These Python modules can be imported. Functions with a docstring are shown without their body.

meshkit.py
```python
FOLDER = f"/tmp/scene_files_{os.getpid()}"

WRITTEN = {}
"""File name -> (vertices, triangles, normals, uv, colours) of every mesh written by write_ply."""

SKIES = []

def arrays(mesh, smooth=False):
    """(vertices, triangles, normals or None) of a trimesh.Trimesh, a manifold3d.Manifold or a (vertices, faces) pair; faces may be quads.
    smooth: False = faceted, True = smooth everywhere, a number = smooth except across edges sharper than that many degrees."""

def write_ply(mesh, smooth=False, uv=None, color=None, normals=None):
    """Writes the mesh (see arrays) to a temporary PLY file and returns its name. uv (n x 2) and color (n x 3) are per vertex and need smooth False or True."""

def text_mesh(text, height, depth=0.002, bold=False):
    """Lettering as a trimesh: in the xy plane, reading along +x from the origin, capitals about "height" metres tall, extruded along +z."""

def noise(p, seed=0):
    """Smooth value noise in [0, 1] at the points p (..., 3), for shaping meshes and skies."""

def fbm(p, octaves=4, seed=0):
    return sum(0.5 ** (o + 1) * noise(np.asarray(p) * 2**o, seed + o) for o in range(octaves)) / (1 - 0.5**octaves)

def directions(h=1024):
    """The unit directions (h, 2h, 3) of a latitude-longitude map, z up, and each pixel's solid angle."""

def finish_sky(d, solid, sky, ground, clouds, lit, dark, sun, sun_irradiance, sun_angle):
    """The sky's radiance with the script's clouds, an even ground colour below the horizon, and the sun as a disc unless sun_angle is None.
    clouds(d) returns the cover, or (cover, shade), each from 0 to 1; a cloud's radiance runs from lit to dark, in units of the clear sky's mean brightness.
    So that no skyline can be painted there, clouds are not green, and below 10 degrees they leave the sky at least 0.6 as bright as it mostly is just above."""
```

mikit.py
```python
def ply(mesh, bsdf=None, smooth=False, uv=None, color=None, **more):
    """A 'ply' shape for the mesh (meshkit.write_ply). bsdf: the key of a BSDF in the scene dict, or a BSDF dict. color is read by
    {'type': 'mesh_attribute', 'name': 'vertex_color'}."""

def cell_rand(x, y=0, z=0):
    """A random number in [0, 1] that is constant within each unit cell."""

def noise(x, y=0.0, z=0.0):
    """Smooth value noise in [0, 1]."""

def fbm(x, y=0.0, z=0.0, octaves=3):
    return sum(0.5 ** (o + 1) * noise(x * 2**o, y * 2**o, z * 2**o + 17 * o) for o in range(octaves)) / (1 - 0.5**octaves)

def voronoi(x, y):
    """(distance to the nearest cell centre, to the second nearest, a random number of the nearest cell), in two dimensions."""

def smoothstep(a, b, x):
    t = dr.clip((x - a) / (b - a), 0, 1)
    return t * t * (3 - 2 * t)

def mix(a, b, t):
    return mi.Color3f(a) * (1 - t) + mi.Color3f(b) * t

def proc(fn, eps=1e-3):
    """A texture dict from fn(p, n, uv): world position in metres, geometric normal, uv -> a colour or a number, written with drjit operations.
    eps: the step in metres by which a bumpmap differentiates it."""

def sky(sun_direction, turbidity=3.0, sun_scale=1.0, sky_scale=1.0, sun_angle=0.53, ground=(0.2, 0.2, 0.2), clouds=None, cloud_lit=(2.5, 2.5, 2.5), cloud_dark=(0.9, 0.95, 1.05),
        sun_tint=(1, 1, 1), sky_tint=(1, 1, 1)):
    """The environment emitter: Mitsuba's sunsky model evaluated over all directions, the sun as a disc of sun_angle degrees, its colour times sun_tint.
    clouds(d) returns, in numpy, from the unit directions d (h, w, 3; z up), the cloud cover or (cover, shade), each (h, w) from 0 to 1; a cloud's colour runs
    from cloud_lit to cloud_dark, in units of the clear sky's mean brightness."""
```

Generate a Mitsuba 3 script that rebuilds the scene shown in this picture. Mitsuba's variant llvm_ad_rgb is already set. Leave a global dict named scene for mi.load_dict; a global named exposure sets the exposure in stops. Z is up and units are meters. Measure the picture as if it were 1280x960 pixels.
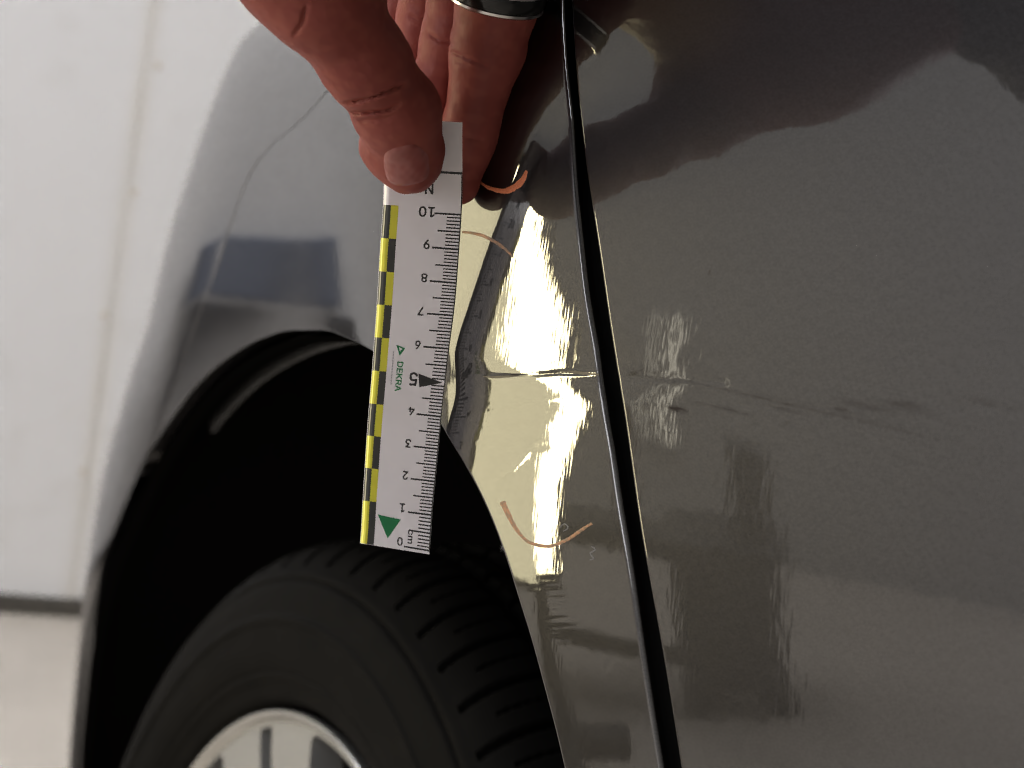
import math
import numpy as np, trimesh, shapely, drjit as dr, mitsuba as mi
import mikit, meshkit
import manifold3d as m3
from mikit import proc, noise, fbm, smoothstep, mix
from scipy.interpolate import RectBivariateSpline, CubicSpline, PchipInterpolator, RBFInterpolator
import scipy.sparse as sp, scipy.sparse.linalg as spl

T = mi.ScalarTransform4f
rng = np.random.default_rng(7)
scene, labels = {}, {}

# ------------------------------------------------------------------ camera
FPX, PITCH, ROLL, CZ = 2600.0, math.radians(5), math.radians(9), 0.83
C = np.array([0, 0, CZ])
F = np.array([0, math.cos(PITCH), -math.sin(PITCH)])
U0 = np.array([0, math.sin(PITCH), math.cos(PITCH)])
R0 = np.array([1.0, 0, 0])
R = R0 * math.cos(ROLL) + U0 * math.sin(ROLL)
U = -R0 * math.sin(ROLL) + U0 * math.cos(ROLL)
scene['camera'] = {'type': 'thinlens', 'fov': math.degrees(2 * math.atan(640 / FPX)), 'fov_axis': 'x', 'near_clip': 0.02, 'far_clip': 50.0,
                   'aperture_radius': 0.0022, 'focus_distance': 0.625,
                   'to_world': T().look_at(origin=C.tolist(), target=(C + F).tolist(), up=U.tolist())}
exposure = 0.24


def ray(px, py):
    px, py = np.asarray(px, float), np.asarray(py, float)
    return F + ((px - 640) / FPX)[..., None] * R - ((py - 480) / FPX)[..., None] * U


def P(px, py, t):
    return C + np.asarray(t, float)[..., None] * ray(px, py)


def unit(v):
    v = np.asarray(v, float)
    return v / np.maximum(np.linalg.norm(v, axis=-1, keepdims=True), 1e-12)


# ------------------------------------------------------------------ lamps
def lamp_rect(key, c, u, v, n_hint, rad, bsdf='lamp_housing'):
    """A luminous panel with half extents u, v that emits towards n_hint."""
    c, u, v = (np.asarray(x, float) for x in (c, u, v))
    n = np.cross(u, v)
    if n @ n_hint < 0:
        u = -u
    q = np.array([c - u - v, c + u - v, c + u + v, c - u + v])
    scene[key] = mikit.ply((q, np.array([[0, 1, 2, 3]])), bsdf, emitter={'type': 'area', 'radiance': {'type': 'rgb', 'value': list(rad)}})


def boxes(parts):
    return trimesh.util.concatenate([trimesh.creation.box(e, trimesh.transformations.translation_matrix(c)) for c, e in parts])


scene['lamp_housing'] = {'type': 'twosided', 'b': {'type': 'principled', 'base_color': {'type': 'rgb', 'value': [0.55, 0.55, 0.55]}, 'roughness': 0.4}}
scene['dark_metal'] = {'type': 'twosided', 'b': {'type': 'principled', 'base_color': {'type': 'rgb', 'value': [0.04, 0.04, 0.042]}, 'roughness': 0.45}}

WORK = np.array([-1.26, 0.885, 0.61])   # upright work light to the left, seen as the streak in the wing
wd = unit(np.array([0.0, 0.55, 0]) - WORK * [1, 1, 0])
wx = np.array([-wd[1], wd[0], 0])
lamp_rect('work_light__tube', WORK, wx * 0.037, np.array([0, 0, 0.30]), wd, np.array([1, 0.86, 0.50]) * 24)
wb = trimesh.util.concatenate([
    trimesh.creation.box([0.10, 0.03, 0.66], trimesh.transformations.translation_matrix([0, -0.019, 0])),
    trimesh.creation.cylinder(0.012, 0.28, transform=trimesh.transformations.translation_matrix([0, -0.019, -0.45])),
    trimesh.creation.box([0.34, 0.05, 0.03], trimesh.transformations.translation_matrix([0, -0.019, -0.59])),
    trimesh.creation.box([0.05, 0.34, 0.03], trimesh.transformations.translation_matrix([0, -0.019, -0.591]))])
Mw = np.eye(4); Mw[:3, 0], Mw[:3, 1], Mw[:3, 2], Mw[:3, 3] = wx, wd, [0, 0, 1], WORK
wb.apply_transform(Mw)
wb = trimesh.util.concatenate([wb, trimesh.creation.box([0.02, 0.29, 0.70], trimesh.transformations.translation_matrix([-1.262, 1.065, 0.62])), trimesh.creation.box([0.03, 0.03, 0.28], trimesh.transformations.translation_matrix([-1.265, 1.065, 0.14])), trimesh.creation.box([0.30, 0.16, 0.02], trimesh.transformations.translation_matrix([-1.27, 1.065, 0.012]))])
scene['work_light'] = mikit.ply(wb, 'dark_metal')
lamp_rect('work_light__diffuser', np.array([-1.25, 1.058, 0.62]), np.array([0, 0.135, 0]), np.array([0, 0, 0.33]), np.array([1.0, 0, 0]), np.array([1, 0.89, 0.54]) * 3.6)
labels['work_light'] = {'label': 'upright work light on a stand, glaring in the paint of the grey front wing', 'category': 'work light'}

CEIL = [((-0.9, -1.5, 3.0), (0.75, 0.16)), ((-2.0, -1.1, 3.0), (0.16, 0.75)), ((-1.6, 2.4, 3.0), (0.75, 0.16)), ((-1.6, 0.9, 3.0), (0.75, 0.16)), ((0.6, 2.2, 3.0), (0.75, 0.16)), ((-1.6, -0.6, 3.0), (0.75, 0.16))]
for i, (c, (a, b)) in enumerate(CEIL):
    k = 'ceiling_light' + (f'_{i:03d}' if i else '')
    lamp_rect(k + '__diffuser', np.array(c) - [0, 0, 0.062], np.array([a, 0, 0]), np.array([0, b, 0]), np.array([0, 0, -1.0]), np.array([0.95, 0.965, 1.01]) * (8 if c[1] < 0 else 15.5))
    scene[k] = mikit.ply(trimesh.creation.box([2 * a + 0.06, 2 * b + 0.06, 0.06], trimesh.transformations.translation_matrix([c[0], c[1], c[2] - 0.03])), 'lamp_housing')
    labels[k] = {'label': 'long ceiling light out of the frame above the dark grey car', 'category': 'ceiling light', 'group': 'ceiling lights of the hall'}

for i, y in enumerate((-0.75, -1.55)):
    k = 'light_panel' + (f'_{i:03d}' if i else '')
    lamp_rect(k + '__diffuser', np.array([-2.60, y, 0.95]), np.array([0, 0.17, 0]), np.array([0, 0, 0.55]), np.array([1.0, 0, 0]), np.array([0.97, 0.965, 0.985]) * 10)
    scene[k] = mikit.ply(trimesh.creation.box([0.06, 0.38, 1.14], trimesh.transformations.translation_matrix([-2.635, y, 0.95])), 'lamp_housing')
    labels[k] = {'label': ('nearer' if i == 0 else 'farther') + ' upright light panel on the grey side wall left of the viewer', 'category': 'light panel'}

# ------------------------------------------------------------------ the side of the car: one smooth surface whose facing is designed, then integrated to real depth
streak = np.array([[-150, 636, 6], [160, 640, 6], [240, 645, 7], [280, 648, 10], [315, 650, 20], [350, 657, 36], [385, 668, 66], [415, 675, 92], [438, 683, 98], [450, 700, 84], [484, 727, 27], [505, 740, 15],
                   [540, 730, 15], [580, 710, 15], [620, 694, 13], [660, 686, 11], [700, 681, 8], [740, 679, 7], [900, 692, 7], [1080, 700, 7]], float)
_cs = PchipInterpolator(streak[:, 0], streak[:, 1]); _hw = PchipInterpolator(streak[:, 0], streak[:, 2])
A_L, CW = 39.0, 0.52


KX = 0.0
BASE = PchipInterpolator([-200, 60, 180, 300, 400, 450, 500, 540, 575, 770, 900, 1100, 1600], [28.0, 22.5, 19.2, 16.4, 14.6, 15.6, 22.0, 30.0, 35.8, 41.2, 42.3, 43.0, 44.0])


def alpha_field(x, y):
    """Facing of the panel in degrees from the hall's left (0) towards the viewer (90)."""
    a = BASE(x + KX * (y - 480))
    c, h = _cs(y), _hw(y)
    x0, x3 = np.minimum(560.0, c - h - 25), np.maximum(785.0, c + h + 25)
    a0, a3 = BASE(x0), BASE(x3)
    w = np.where(x < c - h, a0 + (A_L - CW - a0) * np.clip((x - x0) / (c - h - x0), 0, 1),
                 np.where(x < c + h, A_L + CW * (x - c) / h, A_L + CW + (a3 - A_L - CW) * np.clip((x - c - h) / (x3 - c - h), 0, 1)))
    spot = 1.2 * np.exp(-(((x - 592) / 11) ** 2 + ((y - 470) / 13) ** 2))
    return np.where((x > x0) & (x < x3), w, a) + spot


GX, GY = np.arange(-160, 1561, 4.0), np.arange(-200, 1121, 4.0)
gx, gy = np.meshgrid(GX, GY)


def normal_from(al, el):
    return np.stack([-np.cos(al) * np.cos(el), -np.sin(al) * np.cos(el), np.sin(el)], -1)


def el_field():
    left = np.interp(gy, [-200, 0, 250, 310, 420, 600, 1120], [4, 2.5, 0.5, -1.0, -9.0, -11.0, -12.0])
    right = (480 - gy) / 480 * np.interp(gx, [560, 760], [4.5, 7.0])
    t = np.clip((gx - 430) / 130, 0, 1); t = t * t * (3 - 2 * t)
    return np.radians(left * (1 - t) + right * t)


def integrate(al):
    el = el_field()
    N = normal_from(al, el); r = ray(gx, gy); nr = np.minimum((N * r).sum(-1), -0.12)
    hx = -(N @ R) / FPX / nr * 4; hy = (N @ U) / FPX / nr * 4
    ny, nx = gx.shape; idx = np.arange(ny * nx).reshape(ny, nx)
    bx = (hx[:, 1:] + hx[:, :-1]) / 2; by = (hy[1:] + hy[:-1]) / 2
    wy = 0.18
    q = nr ** 2 * 4; qx = (q[:, 1:] + q[:, :-1]) / 2; qy = (q[1:] + q[:-1]) / 2
    def diff(a, b, w):
        n = a.size
        return sp.csr_matrix((np.concatenate([w.ravel(), -w.ravel()]), (np.tile(np.arange(n), 2), np.concatenate([b.ravel(), a.ravel()]))), (n, ny * nx))
    anchor = idx[int((420 + 200) / 4), int((592 + 160) / 4)]
    A = sp.vstack([diff(idx[:, :-1], idx[:, 1:], qx), diff(idx[:-1], idx[1:], qy * wy), sp.csr_matrix(([10.0], ([0], [anchor])), (1, ny * nx))])
    b = np.concatenate([(bx * qx).ravel(), (by * qy).ravel() * wy, [10 * math.log(0.640)]])
    return spl.spsolve((A.T @ A).tocsc(), A.T @ b).reshape(ny, nx)


want = np.radians(alpha_field(gx, gy)); aim = want.copy(); LNT = None
for _round in range(6):
    LNT = RectBivariateSpline(GY, GX, integrate(aim), s=0)
    if _round < 5:
        g_n = unit(np.cross(P(gx + .5, gy, np.exp(LNT.ev(gy, gx + .5))) - P(gx - .5, gy, np.exp(LNT.ev(gy, gx - .5))), P(gx, gy + .5, np.exp(LNT.ev(gy + .5, gx))) - P(gx, gy - .5, np.exp(LNT.ev(gy - .5, gx)))))
        g_n = np.where(((g_n * ray(gx, gy)).sum(-1) > 0)[..., None], -g_n, g_n)
        off = np.clip(want - np.arctan2(-g_n[..., 1], -g_n[..., 0]), -.05, .05)
        aim = aim + 1.0 * off * np.clip((gx - 590) / 50, 0, 1) * np.clip((790 - gx) / 20, 0, 1)


def depth(px, py):
    return np.exp(LNT.ev(py, px))


def surf(px, py):
    px, py = np.broadcast_arrays(np.asarray(px, float), np.asarray(py, float))
    return P(px, py, depth(px, py))


def surf_n(px, py):
    h = 0.5
    n = unit(np.cross(surf(px + h, py) - surf(px - h, py), surf(px, py + h) - surf(px, py - h)))
    return np.where(((n * ray(px, py)).sum(-1) > 0)[..., None], -n, n)


def polyd(px, py, pts):
    """Distance in pixels to a polyline and the position along it (0 to 1)."""
    pts = np.asarray(pts, float); best = np.full(px.shape, 1e9); along = np.zeros(px.shape)
    L = np.concatenate([[0], np.cumsum(np.linalg.norm(np.diff(pts, axis=0), axis=1))])
    for i in range(len(pts) - 1):
        a, d = pts[i], pts[i + 1] - pts[i]
        t = np.clip(((px - a[0]) * d[0] + (py - a[1]) * d[1]) / (d @ d), 0, 1)
        q = np.hypot(px - a[0] - t * d[0], py - a[1] - t * d[1])
        along = np.where(q < best, (L[i] + t * np.linalg.norm(d)) / L[-1], along); best = np.minimum(best, q)
    return best, along


def dents(px, py):
    """Fine damage in metres, outwards positive."""
    h = np.zeros(px.shape)
    for pts, w, dep in (([(606, 471), (640, 471), (700, 466), (748, 467)], 2.2, -0.00022),
                        ([(612, 606), (640, 588), (664, 562)], 4.0, 0.00006), ([(575, 526), (620, 536), (680, 535)], 4.0, -0.00006),
                        ([(590, 552), (630, 560), (690, 560)], 4.0, -0.00005), ([(610, 515), (650, 503), (700, 500)], 2.5, 0.00007)):
        q, a = polyd(px, py, pts)
        h += dep * np.exp(-(q / w) ** 2) * np.clip(np.minimum(a, 1 - a) * 6, 0, 1)
    n = meshkit.fbm(np.stack([px / 14, py / 9, px * 0], -1), 3, 5) - 0.5
    h += 0.00007 * n * np.exp(-(((px - 655) / 45) ** 2 + ((py - 515) / 30) ** 2))
    r = np.sin(py * 0.62 + 0.04 * px) * np.exp(-(((px - 690) / 26) ** 2 + ((py - 762) / 36) ** 2))
    return h + 0.000006 * r


def grid_faces(ny, nx):
    i = np.arange(ny * nx).reshape(ny, nx)
    return np.stack([i[:-1, :-1], i[:-1, 1:], i[1:, 1:], i[1:, :-1]], -1).reshape(-1, 4)


def grid_mesh(V):
    return (V.reshape(-1, 3), grid_faces(V.shape[0], V.shape[1]))


def curve(pts, n, close=False):
    pts = np.asarray(pts, float)
    L = np.concatenate([[0], np.cumsum(np.linalg.norm(np.diff(pts, axis=0), axis=1))])
    return PchipInterpolator(L / L[-1], pts)(np.linspace(0, 1, n) if np.isscalar(n) else n)


def roll_rows(Pe, Te, Ne, rad, run, n=6, m=5):
    """Rows that turn a panel's edge inwards: a round of that radius, then a flange of that depth. Te points off the panel, Ne outwards."""
    rows = [Pe + rad * math.sin(a) * Te + rad * (math.cos(a) - 1) * Ne for a in np.linspace(0, math.pi / 2, n + 1)[1:]]
    last = rows[-1]
    return rows + [last - Ne * run * k / m for k in range(1, m + 1)]


# outlines, as pixels of the photograph that are then carried onto the surface
LIP = [(738, 1090), (722, 1020), (708, 962), (697, 915), (683, 862), (667, 803), (650, 748), (631, 688), (607, 628), (582, 580), (561, 545), (545, 517), (522, 484), (497, 459), (470, 440), (440, 424), (402, 412),
       (366, 412), (330, 421), (290, 442), (250, 476), (216, 519), (195, 551), (180, 579)]
GAP_F = [(-150, 697), (0, 700), (100, 705), (150, 710), (232, 715), (305, 722), (387, 732), (432, 740), (515, 752), (560, 760), (627, 770), (680, 779), (800, 797), (960, 822), (1090, 845)]
GAP_D = [(-150, 714), (0, 717), (150, 728), (200, 734), (320, 752), (430, 768), (515, 782), (660, 803), (800, 828), (960, 854), (1090, 876)]
gapf = CubicSpline([a for a, b in GAP_F], [b for a, b in GAP_F]); gapd = CubicSpline([a for a, b in GAP_D], [b for a, b in GAP_D])
SEAM = [(640, -150), (560, -60), (480, 20), (420, 102), (374, 154), (336, 187), (314, 217), (287, 288), (273, 332), (244, 409), (228, 456), (205, 520), (182, 577)]


def build_fender():
    k = [0, .05, .1, .2, .28, .34, .40, .45, .50, .58, .64, .76, .86, .94, 1.0]
    lipk = [(738, 1090), (708, 962), (683, 862), (631, 688), (582, 580), (561, 545), (545, 517), (522, 484), (497, 459), (470, 440), (402, 412), (330, 421), (250, 476), (216, 519), (180, 579)]
    lip_c = curve(LIP, 4001)
    at = [np.argmin(np.hypot(*(lip_c - q).T)) / 4000 for q in np.array(lipk, float)]
    oy = [1090, 962, 850, 690, 600, 545, 440, 330, 190, -150]
    out_a = [(float(gapf(y)), y) for y in oy]
    n = 1000
    u = np.linspace(0, 1, n)
    lp = curve(LIP, np.interp(u, k, at))
    ypart = np.interp(u, k[:10], oy)
    seam_c = curve(SEAM, 2001)
    sk = [.0, .25, .55, .78, 1.0]  # along the seam for the knots from .64 to 1
    top0, top1 = np.array([float(gapf(-150)), -150.0]), np.array(SEAM[0], float)
    o = np.zeros((n, 2))
    a = u <= .58
    o[a] = np.stack([gapf(ypart[a]), ypart[a]], -1)
    b = (u > .58) & (u < .64)
    tb = ((u[b] - .58) / .06)[:, None]
    o[b] = top0 * (1 - tb) + top1 * tb
    c = u >= .64
    o[c] = curve(SEAM, np.interp(u[c], [.64, .76, .86, .94, 1.0], [0, .42, .68, .86, 1.0]))
    v = np.linspace(0, 1, 170)[None, :, None]
    g = lp[:, None] * (1 - v) + o[:, None] * v
    px, py = g[..., 0], g[..., 1]
    N = surf_n(px, py)
    S = surf(px, py) + N * dents(px, py)[..., None]
    Ti = unit(S[:, 0] - S[:, 1]); To = unit(S[:, -1] - S[:, -2])
    inner = roll_rows(S[:, 0], Ti, N[:, 0], 0.0016, 0.016)
    outer = roll_rows(S[:, -1], To, N[:, -1], 0.0016, 0.012)
    V = np.concatenate([np.stack(inner[::-1], 1), S, np.stack(outer, 1)], 1)
    return grid_mesh(V), lp, N[:, 0], S[:, 0]


fender, lip_px, lip_n, lip_p = build_fender()


def build_door():
    y = np.linspace(-150, 1090, 420)
    x0 = gapd(y)
    v = np.linspace(0, 1, 260) ** 1.3
    px = x0[:, None] + (1500 - x0[:, None]) * v
    py = np.repeat(y[:, None], len(v), 1)
    N = surf_n(px, py); S = surf(px, py)
    for pts, w, dep in (([(770, 472), (850, 472), (905, 478)], 5, -0.0001), ([(850, 510), (1240, 507)], 3, -0.00004)):
        q, a = polyd(px, py, pts)
        S = S + N * (dep * np.exp(-(q / w) ** 2))[..., None]
    edge = roll_rows(S[:, 0], unit(S[:, 0] - S[:, 1]), N[:, 0], 0.0014, 0.014)
    return grid_mesh(np.concatenate([np.stack(edge[::-1], 1), S], 1))


# ------------------------------------------------------------------ materials of the car
def car_s(p):
    return p.x * -0.60 + p.y * 0.80


def peel(p, n, uv):
    s = car_s(p)
    return noise(s * 1500, p.z * 330, 3.0) * 0.55 + noise(s * 420, p.z * 260, 9.0) * 1.1


def flake(p, n, uv):
    a = 0.72 + 0.56 * noise(p.x * 2000, p.y * 2000, p.z * 2000)
    return mi.Color3f(0.108, 0.104, 0.111) * a


scene['flake_coat'] = {'type': 'roughconductor', 'material': 'none', 'alpha': 0.24, 'specular_reflectance': proc(flake)}
scene['clear_coat'] = {'type': 'roughplastic', 'distribution': 'beckmann', 'alpha': 0.0022, 'int_ior': 2.05, 'diffuse_reflectance': {'type': 'rgb', 'value': [0.012, 0.0115, 0.011]}, 'nonlinear': True}
PAINT = {'type': 'blendbsdf', 'weight': 0.28, 'a': {'type': 'ref', 'id': 'clear_coat'}, 'b': {'type': 'ref', 'id': 'flake_coat'}}
scene['paint'] = {'type': 'twosided', 'b': {'type': 'bumpmap', 'arbitrary': proc(peel, eps=8e-5), 'scale': 0.0000075, 'bsdf': PAINT}}

SC = surf(np.array([846, 905, 985, 1050, 1085, 1135, 1240, 887, 983, 835, 1000, 1030]), np.array([511, 511, 513, 511, 508, 508, 505, 340, 530, 474, 509, 512]))


def scuff(p, n, uv):
    w = mi.Float(0)
    for q, (a, b, g) in zip(SC, ((.0040, .0007, .85), (.010, .0003, .5), (.007, .0004, .4), (.002, .0006, .7), (.010, .0009, .38), (.006, .0010, .5), (.008, .0008, .3), (.0004, .0005, .9), (.0004, .0005, .9), (.012, .0012, .22), (.05, .00025, .35), (.03, .0012, .12))):
        dh = (p.x - float(q[0])) * 0.72 - (p.y - float(q[1])) * 0.69
        dv = p.z - float(q[2])
        w = w + g * dr.exp(-(dr.square(dh / a) + dr.square(dv / b)))
    return dr.clip(w * (0.1 + 1.7 * noise(p.x * 700, p.y * 700, p.z * 1800)) * (0.4 + 1.1 * noise(p.x * 210, p.y * 210, p.z * 600)), 0, 0.9)


scene['scuffed_paint'] = {'type': 'twosided', 'b': {'type': 'blendbsdf', 'weight': proc(scuff),
                          'a': {'type': 'bumpmap', 'arbitrary': proc(peel, eps=8e-5), 'scale': 0.0000075, 'bsdf': PAINT},
                          'b': {'type': 'diffuse', 'reflectance': {'type': 'rgb', 'value': [0.03, 0.024, 0.022]}}}}


def simple(key, col, rough=0.5, **kw):
    scene[key] = {'type': 'twosided', 'b': {'type': 'principled', 'base_color': col if isinstance(col, dict) else {'type': 'rgb', 'value': list(col)}, 'roughness': rough, **kw}}


scene['black_plastic'] = {'type': 'twosided', 'b': {'type': 'diffuse', 'reflectance': {'type': 'rgb', 'value': [0.0035, 0.0034, 0.0033]}}}
simple('trim_plastic', (0.006, 0.006, 0.0062), 0.55, specular=0.3)
simple('seal_rubber', (0.006, 0.006, 0.006), 0.6)
simple('wax', proc(lambda p, n, uv: mix((0.62, 0.20, 0.09), (0.45, 0.12, 0.05), noise(p.x * 3000, p.y * 3000, p.z * 3000))), 0.6)
simple('pale_wax', proc(lambda p, n, uv: mix((0.34, 0.17, 0.09), (0.20, 0.13, 0.085), smoothstep(.35, .65, noise(p.x * 1500, p.y * 1500, p.z * 1500)))), 0.6)
simple('bare_scratch', (0.10, 0.085, 0.06), 0.6)
simple('chalk', (0.13, 0.13, 0.14), 0.7)

labels['car'] = {'label': 'dark grey car with a dented front wing, seen close along its wheel arch and door', 'category': 'car'}
scene['car__front_fender'] = mikit.ply(fender, 'paint', smooth=True)
labels['car__front_fender'] = {'label': 'dented grey front wing with a glaring reflection'}
scene['car__front_door'] = mikit.ply(build_door(), 'scuffed_paint', smooth=True)
labels['car__front_door'] = {'label': 'dark grey front door with a faint scuff line'}


def gap_seal():
    y = np.linspace(-150, 1090, 200)
    a, b = gapf(y) - 14, gapd(y) + 14
    rows = []
    for k in range(9):
        x = a + (b - a) * k / 8
        rows.append(surf(x, y) - surf_n(x, y) * (0.012 - 0.003 * math.sin(math.pi * k / 8)))
    return grid_mesh(np.stack(rows, 1))


scene['car__door_seal'] = mikit.ply(gap_seal(), 'seal_rubber', smooth=True)

# bumper: leaves the wing at the seam and curves out of sight; its outline is the seen one
BIN = [(638, -150), (558, -60), (478, 20), (418.6, 101), (372.6, 152.8), (334.4, 185.8), (312.4, 216), (285.4, 287.4), (271.4, 331.5), (242.4, 408.5), (226.4, 455.5), (203.4, 519.5), (179, 577), (152, 640), (124, 712), (108, 770), (97, 850), (88, 960), (84, 1090)]
BOUT = [(540, -150), (455, -75), (390, -30), (338, 16), (301, 52), (284, 84), (258, 150), (236, 215), (215, 280), (201, 335), (186, 400), (168, 455), (153, 505), (127, 600), (114, 680), (104, 750), (94, 850), (85.5, 960), (82, 1090)]


def build_bumper():
    n = 300
    kk = np.linspace(0, 1, len(BIN))
    u = np.linspace(0, 1, n)
    bi, bo = PchipInterpolator(kk, np.array(BIN, float))(u), PchipInterpolator(kk, np.array(BOUT, float))(u)
    A, M = surf(bi[:, 0], bi[:, 1]), surf(bo[:, 0], bo[:, 1])
    r = unit(ray(bo[:, 0], bo[:, 1]))
    right = unit(np.cross(r, U))
    Q = M + r * np.clip(1.2 * np.linalg.norm(M - A, axis=1), 0.015, 0.2)[:, None]
    E1, E2 = Q + r * 0.10, Q + r * 0.14 + right * 0.16
    s = np.linspace(0, 1, 40)[None, :, None]
    B1 = (1 - s) ** 2 * A[:, None] + 2 * s * (1 - s) * M[:, None] + s ** 2 * Q[:, None]
    B2 = (1 - s) ** 2 * Q[:, None] + 2 * s * (1 - s) * E1[:, None] + s ** 2 * E2[:, None]
    Na = surf_n(bi[:, 0], bi[:, 1])
    E = np.stack(roll_rows(A, unit(A - B1[:, 1]), Na, 0.0010, 0.012)[::-1], 1)
    keep = np.clip((566 - bi[:, 1]) / 6, 0.02, 1)[:, None, None]
    return grid_mesh(np.concatenate([A[:, None] + (E - A[:, None]) * keep, B1, B2[:, 1:]], 1)), bi, A, Na


bumper, bin_px, bin_p, bin_n = build_bumper()
scene['car__front_bumper'] = mikit.ply(bumper, 'paint', smooth=True)
labels['car__front_bumper'] = {'label': 'front bumper corner mirroring the white wall'}

# arch: lip path of wing and bumper, then trim and liner inwards
low = bin_px[:, 1] > 580
AP = np.concatenate([lip_p[::8], bin_p[low]]); AN = np.concatenate([lip_n[::8], bin_n[low]])
din = unit(np.array([0.871, 0.491, 0.0]))   # inwards along the axle


def arch_rows():
    nrm = unit(AN)
    cen = np.array([-0.08, 1.09, 0.32])
    rad = unit((AP - cen) - ((AP - cen) @ din)[:, None] * din)
    rows = []
    for inn, out in ((0.010, -0.002), (0.018, -0.004), (0.024, -0.002), (0.030, 0.006), (0.06, 0.022), (0.12, 0.034), (0.22, 0.036), (0.40, 0.03)):
        rows.append(AP + din * inn + rad * out)
    return np.stack(rows, 1)


AR = arch_rows()
scene['car__wheel_arch_liner'] = mikit.ply(grid_mesh(AR), 'black_plastic', smooth=True)
k0 = len(lip_p[::8])
TR = np.stack([AR[:, 0], AR[:, 1] - 0.002 * AN, AR[:, 2] - 0.001 * AN], 1)
t0, t1 = int(k0 * 0.70), int(k0 * 0.965)
tp = AP[t0:t1]
cen = np.array([-0.08, 1.09, 0.32])
rad = unit((tp - cen) - ((tp - cen) @ din)[:, None] * din)
trim = np.stack([tp + din * 0.032 + rad * 0.008, tp + din * 0.0325 - rad * 0.0015, tp + din * 0.034 - rad * 0.0030, tp + din * 0.036 - rad * 0.0015, tp + din * 0.038 + rad * 0.008], 1)
scene['car__wheel_arch_liner__trim'] = mikit.ply(grid_mesh(trim), 'trim_plastic', smooth=True)


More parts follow.
